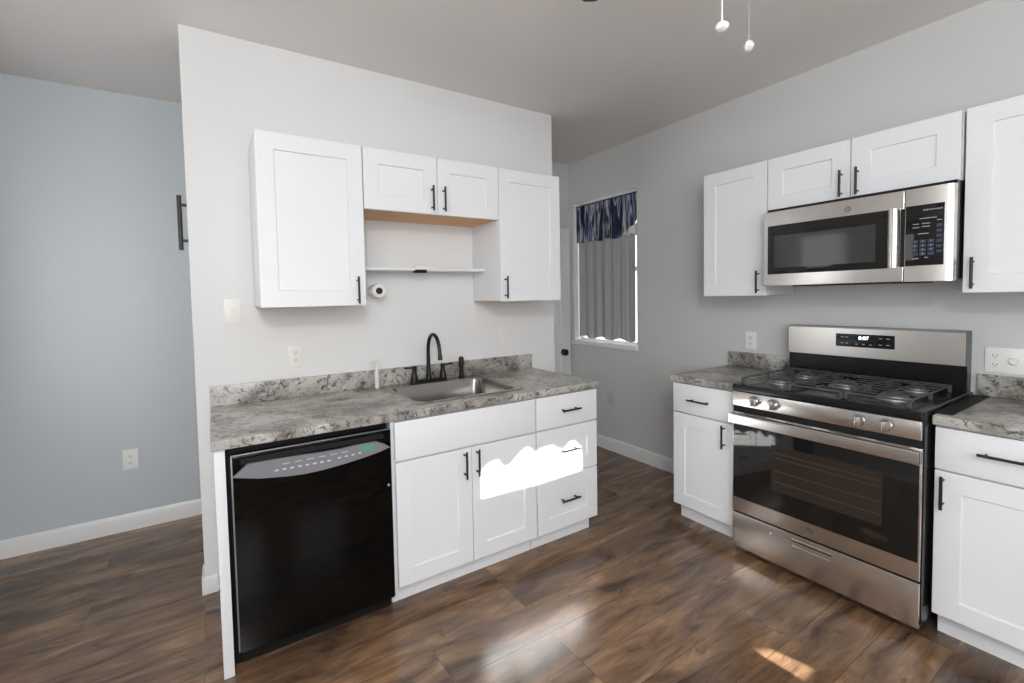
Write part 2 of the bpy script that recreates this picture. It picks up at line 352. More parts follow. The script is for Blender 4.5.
# right window (curtained), sits in the wall reveal
w = MB(); a0, a1, z0, z1 = WIN
for q in ((a0, a0+.03, z0, z1), (a1-.02, a1, z0, z1), (a0, a1, z1-.045, z1), (a0, a1, z0, z0+.02), (a0, a1, (z0+z1)/2-.02, (z0+z1)/2+.02)): w.box(q[0], q[1], -.13, -.09, q[2], q[3], .003)
win = struct(w.build('window_1', m_trim, TB, org=(XB, .4, .975)))
MB().box(a0+.025, a1-.015, -.113, -.108, z0+.015, z1-.04).build('pane', m_glass, TB, win)
MB().box(a0-.02, a1+.005, -.09, .022, z0-.035, z0+.004, .004).build('window_sill', m_trim, TB, win)
MB().box(a0, a0+.012, -.09, -.002, z0, z1, .001).build('reveal_lining', m_trim, TB, win)
def simple_window(name, T, R, org):
    a0, a1, z0, z1 = R; w = MB()
    for q in ((a0, a0+.05, z0, z1), (a1-.05, a1, z0, z1), (a0, a1, z1-.05, z1), (a0, a1, z0, z0+.03)): w.box(q[0], q[1], .08, .12, q[2], q[3], .003)
    o = struct(w.build(name, m_trim, T, org=org)); MB().box(a0+.045, a1-.045, .1, .104, z0+.025, z1-.045).build('pane', m_glass, T, o)
    c_ = MB()
    for q in ((a0-.07, a0, z0-.07, z1+.07), (a1, a1+.07, z0-.07, z1+.07), (a0-.07, a1+.07, z1, z1+.07), (a0-.07, a1+.07, z0-.07, z0)): c_.box(q[0], q[1], -.015, 0, q[2], q[3], .002)
    c_.build('window_frame', m_trim, T, o); return o
TR = lambda a, b, z: Vector((a, YB-b, z)); TL = lambda a, b, z: Vector((XL-b, a, z))
simple_window('window_2', TR, RW, (1.07, YB, .87)); simple_window('window_3', TR, RW2, (-.35, YB, .95))
simple_window('window_4', TL, (-3.33, -2.47, .95, 2.25), (XL, -2.9, .95)); simple_window('window_5', TL, (-.25, .55, .85, 2.15), (XL, .15, .85))

# hallway door with round black knob
TD = lambda a, b, z: Vector((a, YR-b, z))
d = struct(MB().box(2.36, XB-.012, 0.002, .03, 0.005, 2.075, .002).build('door_1', m_trim, TD, org=(2.75, YR, 0)))
for q in ((2.46, 2.68, .25, .95), (2.78, 3.025, .25, .95), (2.46, 2.68, 1.1, 1.95), (2.78, 3.025, 1.1, 1.95)):
    MB().shaker(q[0], q[1], .03, .036, q[2], q[3], .02, .004).build('door_panel', m_trim, TD, d)
MB().lathe([(.001, 0), (.032, 0), (.032, .006), (.016, .010), (.015, .018), (.024, .024), (.032, .036), (.031, .046), (.022, .054), (.001, .056)], (3.035, .03, .862), (0, 1, 0)).build('door_knob', m_bronze, TD, d, label='round black door knob')
# rear white panel door and casing (seen only in reflections)
d = struct(MB().box(1.75, 2.6, -.03, 0, 0.005, 2.05, .002).build('door_2', m_trim, TR, org=(2.2, YB, 0)))
for q in ((1.87, 2.12, .25, .95), (2.23, 2.48, .25, .95), (1.87, 2.12, 1.1, 1.9), (2.23, 2.48, 1.1, 1.9)):
    MB().shaker(q[0], q[1], -.036, -.03, q[2], q[3], .02, .004).build('door_panel', m_trim, TR, d)

# ------------------------------------------------------------------ cabinets
BD, CD = .6398, .6567
BDB, CDB = .6253, .6421
ZB, ZC = .8764, .9141
def base_cab(T, label, a0, a1, bd, fronts, org, toe_b=.075, z0=.1025, hollow=False):
    """fronts: (kind, a0, a1, z0, z1, handle) kind door/drawer/false/drawer_s"""
    t = thing('base_cabinet', label, 'cabinet', org, 'white base cabinets')
    zt_, f_ = ZB-.001, bd-.0205
    if hollow: MB().box(a0, a0+.018, .004, f_, z0-.004, zt_).box(a1-.018, a1, .004, f_, z0-.004, zt_).box(a0+.018, a1-.018, .004, f_, z0-.004, z0+.014).box(a0+.018, a1-.018, .004, .01, z0+.014, zt_).box(a0+.018, a1-.018, f_-.018, f_, z0+.014, zt_).build('body', m_cab, T, t)
    else: MB().box(a0, a1, .004, f_, z0-.004, zt_, .001).build('body', m_cab, T, t)
    MB().box(a0+.004, a1-.001, .05, bd-toe_b, 0, z0-.002).build('toe_kick', m_cab, T, t)
    for k, x0, x1, y0, y1, hd in fronts:
        mb = MB()
        if k in ('door', 'drawer_s'): mb.shaker(x0, x1, bd-.0195, bd, y0, y1, .076)
        else: mb.box(x0, x1, bd-.0195, bd, y0, y1, .0018)
        f = mb.build({'door': 'door', 'false': 'false_front'}.get(k, 'drawer'), m_cab, T, t, smooth=20)
        if hd: pull(T, f, hd[0], hd[1], bd-.001, horiz=hd[2])
    return t
def wall_cab(T, label, a0, a1, z0, z1, ud, doors, org, wood_bottom=True, group=None):
    t = thing('wall_cabinet', label, 'cabinet', org, 'white wall cabinets')
    MB().box(a0, a1, .004, ud-.0205, z0+.006, z1, .001).build('body', m_cab, T, t)
    MB().box(a0+.001, a1-.001, .004, ud-.0215, z0+.002, z0+.0055).build('bottom_panel', m_birch if wood_bottom else m_cab, T, t, label='bare wood underside' if wood_bottom else None)
    for x0, x1, hd in doors:
        f = MB().shaker(x0, x1, ud-.0195, ud, z0+.0, z1-.0, .076).build('door', m_cab, T, t, smooth=20)
        pull(T, f, hd[0], hd[1], ud-.001)
    return t
UD = .325
# sink wall
base_cab(TA, 'white sink base cabinet with two doors, below the sink and right of the black dishwasher', .743, 1.552, BD,
    [('false', .757, 1.545, .690, .866, None), ('door', .757, 1.147, .106, .680, (1.105, .605, False)), ('door', 1.151, 1.545, .106, .680, (1.175, .605, False))], (1.15, -.3, 0), hollow=True)
base_cab(TA, 'white three-drawer base cabinet at the right end of the sink counter', 1.5525, 2.003, BD,
    [('drawer', 1.555, 2.000, .690, .866, (1.783, .779, True)), ('drawer_s', 1.555, 2.000, .413, .680, (1.779, .55, True)), ('drawer_s', 1.555, 2.000, .106, .405, (1.772, .27, True))], (1.78, -.3, 0), toe_b=.075)
pn = MB().box(.064, .1, .018, BD-.006, 0, ZB-.001, .001).build('end_panel', m_cab, TA, org=(.082, -.3, 0))
tag(pn, 'tall narrow white end panel standing left of the black dishwasher', 'panel')
wall_cab(TA, 'white single-door wall cabinet at the left end above the sink counter', .268, .745, 1.3905, 2.1753, UD, [(.268, .7425, (.700, 1.466))], (.5, -.16, 1.39))
wall_cab(TA, 'short white two-door wall cabinet over the open shelf niche', .746, 1.545, 1.8702, 2.1753, UD, [(.747, 1.148, (1.113, 1.951)), (1.151, 1.543, (1.182, 1.951))], (1.15, -.16, 1.87))
wall_cab(TA, 'white single-door wall cabinet right of the open shelf niche', 1.546, 2.012, 1.3905, 2.1753, UD, [(1.548, 2.010, (1.578, 1.474))], (1.78, -.16, 1.39))
# stove wall
base_cab(TB, 'narrow white base cabinet left of the stove, one drawer above one door', .775, 1.180, BDB,
    [('drawer', .777, 1.177, .690, .866, (.955, .776, True)), ('door', .777, 1.177, .106, .682, (1.105, .605, False))], (2.85, -.98, 0))
base_cab(TB, 'white base cabinet right of the stove, cut off by the right picture edge', 1.962, 2.46, BDB,
    [('drawer', 1.964, 2.457, .700, .866, (2.150, .792, True)), ('door', 1.964, 2.457, .106, .692, (1.990, .612, False))], (2.85, -2.2, 0))
wall_cab(TB, 'white single-door wall cabinet left of the microwave', .786, 1.1725, 1.3942, 2.1661, UD, [(.7865, 1.172, (1.130, 1.474))], (3., -.98, 1.39), False)
wall_cab(TB, 'short white two-door wall cabinet directly above the microwave', 1.1745, 1.954, 1.8742, 2.1661, UD, [(1.177, 1.563, (1.530, 1.95)), (1.567, 1.951, (1.597, 1.95))], (3., -1.56, 1.87), False)
wall_cab(TB, 'white single-door wall cabinet right of the microwave at the picture edge', 1.963, 2.46, 1.3942, 2.1661, UD, [(1.965, 2.455, (1.996, 1.477))], (3., -2.2, 1.39), False)
# tall pull on the partition's end face
mb = MB(); L_, q = .26, .085
mb.cyl((-.032, .06, 1.675), (-.032, .06, 1.675+L_), .010, 16)
for s_ in (-q, q): mb.cyl((0, .06, 1.805+s_), (-.032, .06, 1.805+s_), .007, 12)
tag(mb.build('bar_handle', m_pull, org=(0, .06, 1.7)), 'black vertical bar handle fixed to the left end of the white partition wall', 'handle')

# ------------------------------------------------------------------ countertops
SX0, SX1, SY0, SY1 = .905, 1.51, .105, .565           # sink cut-out in (a, b)
ct = thing('countertop', 'long grey speckled countertop holding the sink', 'countertop', (1.0, -.3, ZB), 'grey speckled countertops')
mb = MB(); h = [(SX0, SX1, SY0, SY1)]
t_ = MB().hole(.056, 2.011, .002, CD, h, ZB, ZC)
mb.v = [Vector((v.x, v.z, v.y)) for v in t_.v]; mb.f = t_.f
cto = mb.build('worktop', m_granite, TA, ct, smooth=0)
bv = cto.modifiers.new('bevel', 'BEVEL'); bv.width = .005; bv.segments = 3; bv.limit_method = 'ANGLE'
MB().box(.056, 2.0, .002, .021, ZC, 1.0127, .003).build('backsplash', m_granite, TA, ct)
c2 = thing('countertop', 'short grey speckled countertop left of the stove', 'countertop', (2.85, -.98, ZB), 'grey speckled countertops')
MB().box(.7697, 1.186, .002, CDB, ZB, ZC, .005, 3).build('worktop', m_granite, TB, c2)
MB().box(.7697, 1.183, .002, .021, ZC, 1.0127, .003).build('backsplash', m_granite, TB, c2)
c3 = thing('countertop', 'grey speckled countertop right of the stove at the picture edge', 'countertop', (2.85, -2.2, ZB), 'grey speckled countertops')
MB().box(1.9575, 2.47, .002, CDB, ZB, ZC, .005, 3).build('worktop', m_granite, TB, c3)
MB().box(1.9575, 2.47, .002, .021, ZC, 1.0127, .003).build('backsplash', m_granite, TB, c3)
gc = MB().box(1.951, 2.005, .05, .60, ZC+.0006, ZC+.0035, .0008).build('stove_gap_cover', m_blackmatte, TB, org=(2.8, -1.98, ZC))
tag(gc, 'flat black strip lying on the countertop along the right side of the stove', 'gap cover')

# ------------------------------------------------------------------ sink
def rrect(a0, a1, b0, b1, r, n=6):
    P = []
    for cx, cy_, s0 in ((a1-r, b1-r, 0), (a0+r, b1-r, 90), (a0+r, b0+r, 180), (a1-r, b0+r, 270)):
        for k in range(n+1):
            a = math.radians(s0+90*k/n); P.append((cx+r*math.cos(a), cy_+r*math.sin(a)))
    return P
sk = thing('kitchen_sink', 'stainless steel single-bowl sink set into the long countertop', 'sink', (1.2, -.33, ZC))
def rings(R):
    mb = MB(); n = len(R[0][0]); vs = []
    for P, z in R: vs += [(a, b, z) for a, b in P]
    fs = [[k*n+j, k*n+(j+1) % n, (k+1)*n+(j+1) % n, (k+1)*n+j] for k in range(len(R)-1) for j in range(n)]
    mb.add(vs, fs); return mb
O_ = rrect(.888, 1.528, .040, .585, .03); zt = ZC+.0005
O2 = rrect(.892, 1.524, .044, .581, .03)
I0 = rrect(.912, 1.500, .128, .560, .06); I1 = rrect(.917, 1.495, .133, .555, .06)
Bt = rrect(.955, 1.461, .175, .523, .06)
bw = MB(); R = [(O_, zt), (O2, zt+.005), (I0, zt+.005), (I1, zt-.003), (rrect(.924, 1.488, .140, .548, .06), zt-.14), (Bt, zt-.165), (rrect(1.18, 1.24, .33, .37, .018), zt-.170)]
b_ = rings(R); n = len(O_); b_.f.append([6*n+j for j in range(n)])
# outer skin so the bowl is a closed shell
R2 = [(O_, zt), (rrect(.907, 1.508, .108, .563, .05), zt-.001), (rrect(.915, 1.497, .13, .556, .05), zt-.16), (rrect(.95, 1.47, .17, .53, .06), zt-.175)]
o_ = rings(R2); n0 = len(b_.v); b_.v += o_.v; b_.f += [[n0+i for i in f] for f in o_.f]; b_.f.append([n0+3*n+j for j in range(n)])
b_.build('basin', m_steel_d, TA, sk, smooth=35)
MB().lathe([(.001, -.002), (.04, -.002), (.042, .002), (.03, .003), (.028, -.001), (.001, -.001)], (1.21, .35, zt-.168)).build('drain', m_chrome, TA, sk)
# ------------------------------------------------------------------ faucet
fc = thing('faucet', 'black bronze two-handle faucet with high arched spout behind the sink', 'faucet', (1.178, -.084, ZC))
FB = .084; FZ = ZC+.0060
b_ = MB(); b_.prism_h(rrect(1.058, 1.298, FB-.025, FB+.025, .024), FZ, FZ+.014); b_.prism_h(rrect(1.063, 1.293, FB-.022, FB+.022, .02), FZ+.014, FZ+.018)
b_.build('base_plate', m_bronze, TA, fc)
pts = [(1.178, FB, FZ+.018), (1.178, FB, FZ+.05), (1.178, FB, FZ+.10), (1.178, FB, FZ+.19)]; rc = .078
rad = [.019, .0145, .0115, .0105]
for k in range(1, 15):
    a = math.pi*(k/14)*.93; pts.append((1.178, FB+rc-rc*math.cos(a), FZ+.19+rc*1.25*math.sin(a))); rad.append(.0105)
l = pts[-1]; pts += [(1.178, l[1]+.006, l[2]-.03), (1.178, l[1]+.007, l[2]-.045), (1.178, l[1]+.008, l[2]-.065)]; rad += [.0105, .0135, .0125]
MB().tube(pts, rad, 16).build('spout', m_bronze, TA, fc)
for x, sgn in ((1.085, -1), (1.272, 1)):
    hb = MB().lathe([(.001, 0), (.023, 0), (.022, .012), (.016, .035), (.012, .06), (.014, .068), (.014, .078), (.008, .084), (.001, .085)], (x, FB, FZ+.018))
    hb.tube([(x, FB, FZ+.092), (x+sgn*.03, FB+.004, FZ+.094), (x+sgn*.062, FB+.006, FZ+.096)], [.007, .0055, .0065], 12)
    hb.build('handle', m_bronze, TA, fc)
sp = MB().lathe([(.001, 0), (.024, 0), (.024, .006), (.015, .014), (.0135, .03), (.0125, .055), (.016, .085), (.0165, .118), (.013, .130), (.005, .134), (.001, .134)], (1.400, .085, FZ-.0006)).build('side_sprayer', m_bronze, TA, org=(1.4, -.085, ZC))
tag(sp, 'small upright black side sprayer standing right of the faucet', 'sprayer')
sb = thing('soap_dispenser', 'clear white pump dispenser left of the faucet against the backsplash', 'soap dispenser', (.868, -.06, ZC))
MB().lathe([(.001, 0), (.013, 0), (.014, .006), (.014, .095), (.010, .105), (.008, .112), (.001, .112)], (.868, .060, ZC+.0006)).build('bottle', m_bottle, TA, sb)
MB().lathe([(.001, .112), (.010, .112), (.010, .124), (.004, .127), (.004, .155), (.001, .155)], (.868, .060, ZC+.0006)).tube([(.874, .060, ZC+.158), (.850, .066, ZC+.160), (.826, .071, ZC+.153)], [.0075, .005, .0035], 10).build('pump_head', m_white_pl, TA, sb)

# ------------------------------------------------------------------ shelf and what is on it
tag(MB().box(.7465, 1.5445, .003, .155, 1.578, 1.594, .003).build('wall_shelf', m_cab, TA, org=(1.15, -.08, 1.59)), 'thin white shelf in the niche between the wall cabinets over the sink', 'shelf')
cl = thing('shelf_clip_light', 'small white clip light with dark underside at the middle of the niche shelf', 'clip light', (1.12, -.15, 1.594))
MB().lathe([(.001, 0), (.034, 0), (.036, .008), (.030, .018), (.018, .024), (.001, .025)], (1.135, .110, 1.5944)).box(1.09, 1.185, .085, .135, 1.5944, 1.601, .002).build('lamp_housing', m_white_pl, TA, cl)
MB().box(1.078, 1.150, .1556, .159, 1.566, 1.584, .001).box(1.078, 1.150, .120, .158, 1.566, 1.5775, .001).build('clip', m_blackmatte, TA, cl, label='dark clip under the shelf edge')
pr = thing('paper_roll_holder', 'small white roll on a dark wall peg below the niche shelf', 'roll holder', (.884, 0, 1.466))
MB().lathe([(.019, .012), (.036, .012), (.038, .016), (.038, .096), (.036, .100), (.019, .100), (.019, .012)], (.884, 0, 1.466), (0, 1, 0), 32).build('roll', m_paper, TA, pr)
MB().lathe([(.001, .002), (.022, .002), (.022, .009), (.012, .0115), (.0125, .09), (.0185, .098), (.0185, .105), (.014, .112), (.001, .114)], (.884, 0, 1.466), (0, 1, 0), 24).build('peg', m_bronze, TA, pr)

# ------------------------------------------------------------------ outlets and switches
def plate(T, label, a, z, kind, m=m_white_pl, w=.07, hh=.115, cat=None, name=None, b=0):
    c = T(a, b, z); nm = name or {'duplex': 'power_outlet', 'toggle': 'light_switch', 'rocker': 'light_switch', 'blank': 'blank_wall_plate', 'double': 'outlet_and_dimmer_plate'}[kind]
    t = thing(nm, label, cat or {'duplex': 'outlet', 'double': 'outlet', 'blank': 'wall plate'}.get(kind, 'light switch'), c, 'outlet and switch plates on the walls')
    MB().box(a-w/2, a+w/2, b+.0005, b+.0065, z-hh/2, z+hh/2, .002).build('cover_plate', m, T, t)
    def dup(x):
        for s_ in (-.0205, .0205):
            f = MB().prism([(x+.017*math.cos(k*math.pi/8)*(1 if abs(math.cos(k*math.pi/8)) < .9 else .97), z+s_+.0145*math.sin(k*math.pi/8)) for k in range(16)], b+.0067, b+.0085).build('socket', m, T, t)
            MB().box(x-.0075, x-.0050, b+.0087, b+.0092, z+s_-.003, z+s_+.006).box(x+.0050, x+.0075, b+.0087, b+.0092, z+s_-.003, z+s_+.005).cyl((x, b+.0087, z+s_-.008), (x, b+.0092, z+s_-.008), .0024, 10).build('slots', m_slot, T, f)
    if kind == 'duplex': dup(a)
    if kind == 'toggle':
        MB().box(a-.006, a+.006, b+.0066, b+.0085, z-.013, z+.013, .001).box(a-.0045, a+.0045, b+.0085, b+.019, z-.002, z+.010, .0015).build('toggle', m, T, t)
    if kind == 'rocker': MB().box(a-.0165, a+.0165, b+.0067, b+.0095, z-.033, z+.033, .001).build('rocker', m, T, t)
    if kind == 'blank': [MB().cyl((a, b+.0066, z+q), (a, b+.0082, z+q), .003).build('screw', m, T, t) for q in (-.042, .042)]
    if kind == 'double':
        dup(a-.027)
        MB().lathe([(.001, .0067), (.016, .0067), (.0155, .016), (.013, .019), (.001, .0195)], (a+.030, b, z), (0, 1, 0)).build('dimmer_knob', m, T, t)
    return t
plate(TA, 'cream single light switch left of the wall cabinets on the partition', .169, 1.372, 'toggle', m_cream_pl, .075, .122)
plate(TA, 'cream power outlet on the partition above the dishwasher end of the counter', .449, 1.128, 'duplex', m_cream_pl)
plate(TA, 'small cream rocker switch on the partition right of the faucet', 1.763, 1.149, 'rocker', m_cream_pl, .07, .118)
plate(TB, 'white power outlet above the short counter left of the stove', .915, 1.094, 'duplex', w=.075)
plate(TB, 'wide white plate with outlet and round dimmer right of the stove', 2.036, 1.081, 'double', w=.120)
plate(TB, 'grey wall plate low on the hallway wall below the window', -.322, .487, 'blank', m_grey_pl, .07, .115)
plate(lambda a, b, z: Vector((a, YF-b, z)), 'white power outlet low on the blue-grey wall at the left', -.392, .447, 'duplex', w=.078, hh=.125)

# ------------------------------------------------------------------ dishwasher
dw = thing('dishwasher', 'glossy black dishwasher under the left end of the sink counter', 'dishwasher', (.42, -.3, 0))
A0, A1, DB = .118, .733, .655
MB().box(.104, .739, .02, DB-.08, .0, .874, .002).build('tub', m_blackmatte, TA, dw)
dr = MB().box(A0, A1, DB-.045, DB, .085, .845, .006, 3).build('door', m_dwgloss, TA, dw)
MB().box(A0-.002, A0+.0035, DB-.01, DB+.002, .10, .846, .001).box(A0, A1, DB-.01, DB+.002, .8455, .8495, .001).build('trim', mat('grey_edge_trim', (.35, .35, .36), .3, .8), TA, dw, label='thin grey edge strip')
MB().box(.15, .70, DB+.0002, DB+.0012, .812, .832).build('grip_recess', m_blackmatte, TA, dr)
MB().box(A0+.01, A1-.005, .1, DB-.075, .0, .084, .002).build('kick_plate', m_blackmatte, TA, dw)
cpoly = [(.121, .771), (.14, .766), (.212, .748), (.306, .735), (.375, .730), (.442, .731), (.53, .738), (.613, .748), (.67, .757), (.724, .770), (.700, .788), (.664, .806), (.60, .807), (.51, .803), (.43, .804), (.356, .808), (.26, .811), (.171, .811)]
cp = MB().prism(cpoly, DB+.0004, DB+.012).build('control_panel', m_panelgrey, TA, dw, smooth=0, label='grey curved control panel with buttons and a green display')
MB().box(.603, .652, DB+.0121, DB+.0128, .774, .800).build('display', m_green, TA, cp, label='green lit display')
bt = MB()
for k in range(8): bt.box(.262+.028*k, .276+.028*k, DB+.0121, DB+.0136, .764-.0004*k, .770-.0004*k, .0008)
for k in range(4): bt.box(.50+.028*k, .513+.028*k, DB+.0121, DB+.0136, .765+.001*k, .771+.001*k, .0008)
for k in range(6): bt.box(.29+.045*k, .318+.045*k, DB+.0121, DB+.0128, .786, .7885)
bt.build('buttons', mat('pale_panel_buttons', (.62, .62, .65), .5), TA, cp)
MB().cyl((.716, DB, .60), (.716, DB+.0015, .60), .006, 12).build('badge', m_mark, TA, dw)

# ------------------------------------------------------------------ stove
st = thing('gas_stove', 'stainless steel gas stove with black top between the two short counters', 'stove', (2.8, -1.566, 0))
A0, A1 = 1.190, 1.944; F = .700
MB().box(A0+.002, A1-.002, .03, F-.045, .03, .895, .002).build('body', m_blackmatte, TB, st)
for a in (A0+.05, A1-.05):
    for b in (.08, F-.1): MB().cyl((a, b, 0), (a, b, .032), .018, 12).build('foot', m_blackmatte, TB, st)
# side trim strips that show black beside the cabinets
for q in (A1-.003, A0-.004): MB().box(q, q+.007, .03, F-.02, .06, .925, .001).build('side_panel', m_black, TB, st)
MB().box(A0, A1, .03, F, .893, .929, .006, 3).build('cooktop', m_black, TB, st)
MB().box(A0+.002, A1-.002, F-.045, F+.0005, .815, .891, .004, 2).build('knob_panel', m_steel, TB, st)
MB().box(A0+.004, A1-.004, F-.06, F-.018, .783, .8145).build('vent_gap', m_blackmatte, TB, st)
for a in (1.305, 1.397, 1.745, 1.836):
    k = MB().lathe([(.001, 0.002), (.0235, 0.002), (.0230, .008), (.0225, .022), (.020, .026), (.001, .0265)], (a, F+.001, .854), (0, 1, 0), 28).build('knob', m_knob, TB, st)
    MB().lathe([(.001, 0), (.0285, 0), (.0285, .0018), (.001, .0018)], (a, F+.0008, .854), (0, 1, 0), 28).build('bezel', m_panelgrey, TB, k, label='dark ring behind the knob')
    MB().box(a-.0055, a+.0055, F+.0275, F+.042, .854-.020, .854+.020, .003).build('grip', m_knob, TB, k)
dr = MB().box(A0, A1, F-.044, F-.006, .241, .782, .004, 2).build('oven_door', m_steel, TB, st)
MB().box(A0+.006, A1-.006, F-.008, F-.002, .318, .748, .002).build('door_glass', m_glassblack, TB, dr, label='black oven door glass')
ow = MB().box(1.388, 1.826, F-.0019, F-.0012, .420, .650).build('oven_window', m_ovenwin, TB, dr)
rk = MB()
for z in (.465, .52, .585, .61):
    rk.box(1.40, 1.815, F-.0011, F-.0007, z, z+.004)
rk.build('oven_rack', mat('rack_behind_tinted_glass', (.042, .032, .025), .5), TB, dr)
hd = MB()
hp = [(F+.016, .722), (F+.028, .7225), (F+.034, .727), (F+.035, .748), (F+.034, .770), (F+.028, .7765), (F+.016, .777), (F+.016, .770), (F+.020, .764), (F+.020, .735), (F+.016, .729)]
n = len(hp); vs = [(A0, b, z) for b, z in hp]+[(A1, b, z) for b, z in hp]
hd.add(vs, [list(range(n)), list(range(n, 2*n))[::-1]]+[[i, (i+1) % n, n+(i+1) % n, n+i] for i in range(n)])
hd.box(A0, A0+.02, F-.0055, F+.033, .724, .775, .002).box(A1-.02, A1, F-.0055, F+.033, .724, .775, .002)
hd.build('handle', m_steel, TB, dr)
for a in (1.25, 1.45, 1.63, 1.80): MB().box(a, a+.11, F-.0058, F-.005, .7775, .7805).build('vent_slot', m_slot, TB, dr)
def emblem(T, parent, a, b, z, r):
    e = MB().lathe([(r*.86, 0), (r, 0), (r, .0012), (r*.86, .0012), (r*.86, 0)], (a, b, z), (0, 1, 0), 32)
    e.lathe([(.0001, 0), (r*.80, 0), (r*.80, .0006), (.0001, .0006)], (a, b, z), (0, 1, 0), 32).build('emblem', mat('emblem_metal', (.30, .29, .28), .3, 1), T, parent)
    t = text_mb('GE', r*1.0, a, b+.0011, z); t.build('emblem_letters', m_alu, T, parent, smooth=0)
emblem(TB, dr, 1.560, F-.0055, .284, .0155)
dd = MB().box(A0, A1, F-.044, F-.006, .045, .233, .004, 2).build('storage_drawer', m_steel, TB, st)
ph = MB()
for q in ((1.478, 1.650, .206, .211), (1.478, 1.650, .172, .177), (1.478, 1.483, .172, .211), (1.645, 1.650, .172, .211)): ph.box(q[0], q[1], F-.0058, F-.001, q[2], q[3], .001)
hh_ = ph.build('handle', m_chrome, TB, dd)
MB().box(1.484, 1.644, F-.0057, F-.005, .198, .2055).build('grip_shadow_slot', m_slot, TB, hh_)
MB().cyl((1.385, F-.0057, .193), (1.385, F-.0045, .193), .005, 12).build('badge', m_white_pl, TB, dd)
# backguard
bgd = MB(); pz = [(.02, .929), (.085, .929), (.085, 1.048), (.106, 1.052), (.105, 1.205), (.085, 1.214), (.02, 1.214)]
f_ = lambda a0, a1, P: (MBx.add([(a0, b, z) for b, z in P]+[(a1, b, z) for b, z in P], [list(range(len(P))), list(range(len(P), 2*len(P)))[::-1]]+[[i, (i+1) % len(P), len(P)+(i+1) % len(P), len(P)+i] for i in range(len(P))]), MBx)[1]
MBx = MB(); bgk = f_(A0-.002, 1.937, pz).build('backguard', m_black, TB, st, smooth=0)
MBx = MB(); f_(A0+.002, 1.936, [(.08, 1.053), (.1085, 1.053), (.1075, 1.206), (.09, 1.2135), (.08, 1.2135)]).build('backguard_face', m_steel, TB, bgk, smooth=0, label='stainless control fascia')
MBx = MB(); dsp = f_(1.432, 1.684, [(.09, 1.108), (.1092, 1.108), (.1088, 1.178), (.09, 1.178)]).build('display_panel', m_glassblack, TB, bgk, smooth=0, label='dark clock and control display')
MBx = text_mb('8:07', .026, 1.556, .1097, 1.157); MBx.build('clock_digits', m_led, TB, bgk, smooth=0)
mk = MB()
for x in (1.455, 1.475, 1.62, 1.65):
    for z in (1.125, 1.158): mk.box(x, x+.014, .1085, .1096, z, z+.004)
for x in (1.52, 1.55, 1.58): mk.box(x, x+.012, .1085, .1096, 1.122, 1.126)
mk.build('display_marks', m_mark, TB, bgk)
# burners and grates
for (a, b, r) in ((1.335, .23, .036), (1.335, .50, .045), (1.567, .36, .05), (1.80, .23, .033), (1.80, .50, .048)):
    bn = MB().lathe([(.001, 0), (r*1.35, 0), (r*1.3, .006), (r, .010), (r, .018), (.001, .018)], (a, b, .9295)).build('burner', m_alu, TB, st)
    MB().lathe([(.001, .018), (r*.92, .018), (r*.92, .024), (r*.8, .027), (.001, .028)], (a, b, .9295)).build('burner_cap', m_iron, TB, bn)
def grate(a0, a1):
    g = MB(); b0, b1, zt_ = .125, .660, .962; w_ = .006
    bars = lambda x0, x1, y0, y1, h_=.005: g.box(x0, x1, y0, y1, zt_-h_, zt_, .001, 1)
    bars(a0, a0+w_, b0, b1, .007); bars(a1-w_, a1, b0, b1, .007)
    nb = 8
    for k in range(nb+1):
        cb = b0+w_/2+(b1-b0-w_)*k/nb; ca = (a0+a1)/2
        if k in (2, 6): bars(a0, ca-.03, cb-w_/2, cb+w_/2); bars(ca+.03, a1, cb-w_/2, cb+w_/2)
        else: bars(a0, a1, cb-w_/2, cb+w_/2, .007 if k in (0, nb) else .005)
    for q in ((b0, b0+.10), (b0+.165, b1-.165), (b1-.10, b1)): bars((a0+a1)/2-w_/2, (a0+a1)/2+w_/2, *q)
    for a in (a0+.006, a1-.006):
        for b in (b0+.007, (b0+b1)/2, b1-.007): g.box(a-.006, a+.006, b-.007, b+.007, .9292, zt_-.004, .0015, 1)
    return g.build('grate', m_iron, TB, st)
grate(1.215, 1.440); grate(1.444, 1.668); grate(1.672, 1.897)

# ------------------------------------------------------------------ microwave
mw = thing('microwave', 'stainless over-the-range microwave mounted above the stove', 'microwave', (2.95, -1.585, 1.44))
A0, A1, MF, Z0, Z1 = 1.203, 1.9585, .42, 1.447, 1.852
MB().box(A0+.004, A1-.002, .006, MF-.035, Z0+.006, Z1+.018, .002).build('case', m_black, TB, mw)
MB().box(A0+.12, A1-.14, .10, MF-.06, Z0-.004, Z0+.005, .001).build('bottom_vent', m_blackmatte, TB, mw)
md = MB().box(A0, 1.7990, MF-.034, MF, Z0, Z1, .004, 3).build('door', m_steel, TB, mw)
MB().box(1.227, 1.742, MF+.0002, MF+.003, 1.511, 1.775, .001).build('door_glass', m_glassblack, TB, md, label='dark glass of the microwave door')
MB().box(1.262, 1.70, MF+.0031, MF+.0036, 1.545, 1.718).build('window', m_mwwin, TB, md, label='paler see-through window of the microwave')
hp = MB(); hp.add([(x, MF+y, z) for z in (1.512, 1.773) for x, y in ((1.746, .001), (1.746, .020), (1.752, .028), (1.766, .032), (1.780, .028), (1.786, .020), (1.786, .001))], [list(range(7)), list(range(7, 14))[::-1]]+[[i, (i+1) % 7, 7+(i+1) % 7, 7+i] for i in range(7)])
hp.build('handle', m_steel, TB, md)
MB().box(1.787, 1.800, MF+.0002, MF+.002, 1.514, 1.770).build('handle_gap', m_blackmatte, TB, md)
pc = [(1.8020, MF-.034), (1.8020, MF), (1.935, MF), (1.946, MF-.003), (1.9545, MF-.010), (1.9585, MF-.022), (1.9585, MF-.034)]
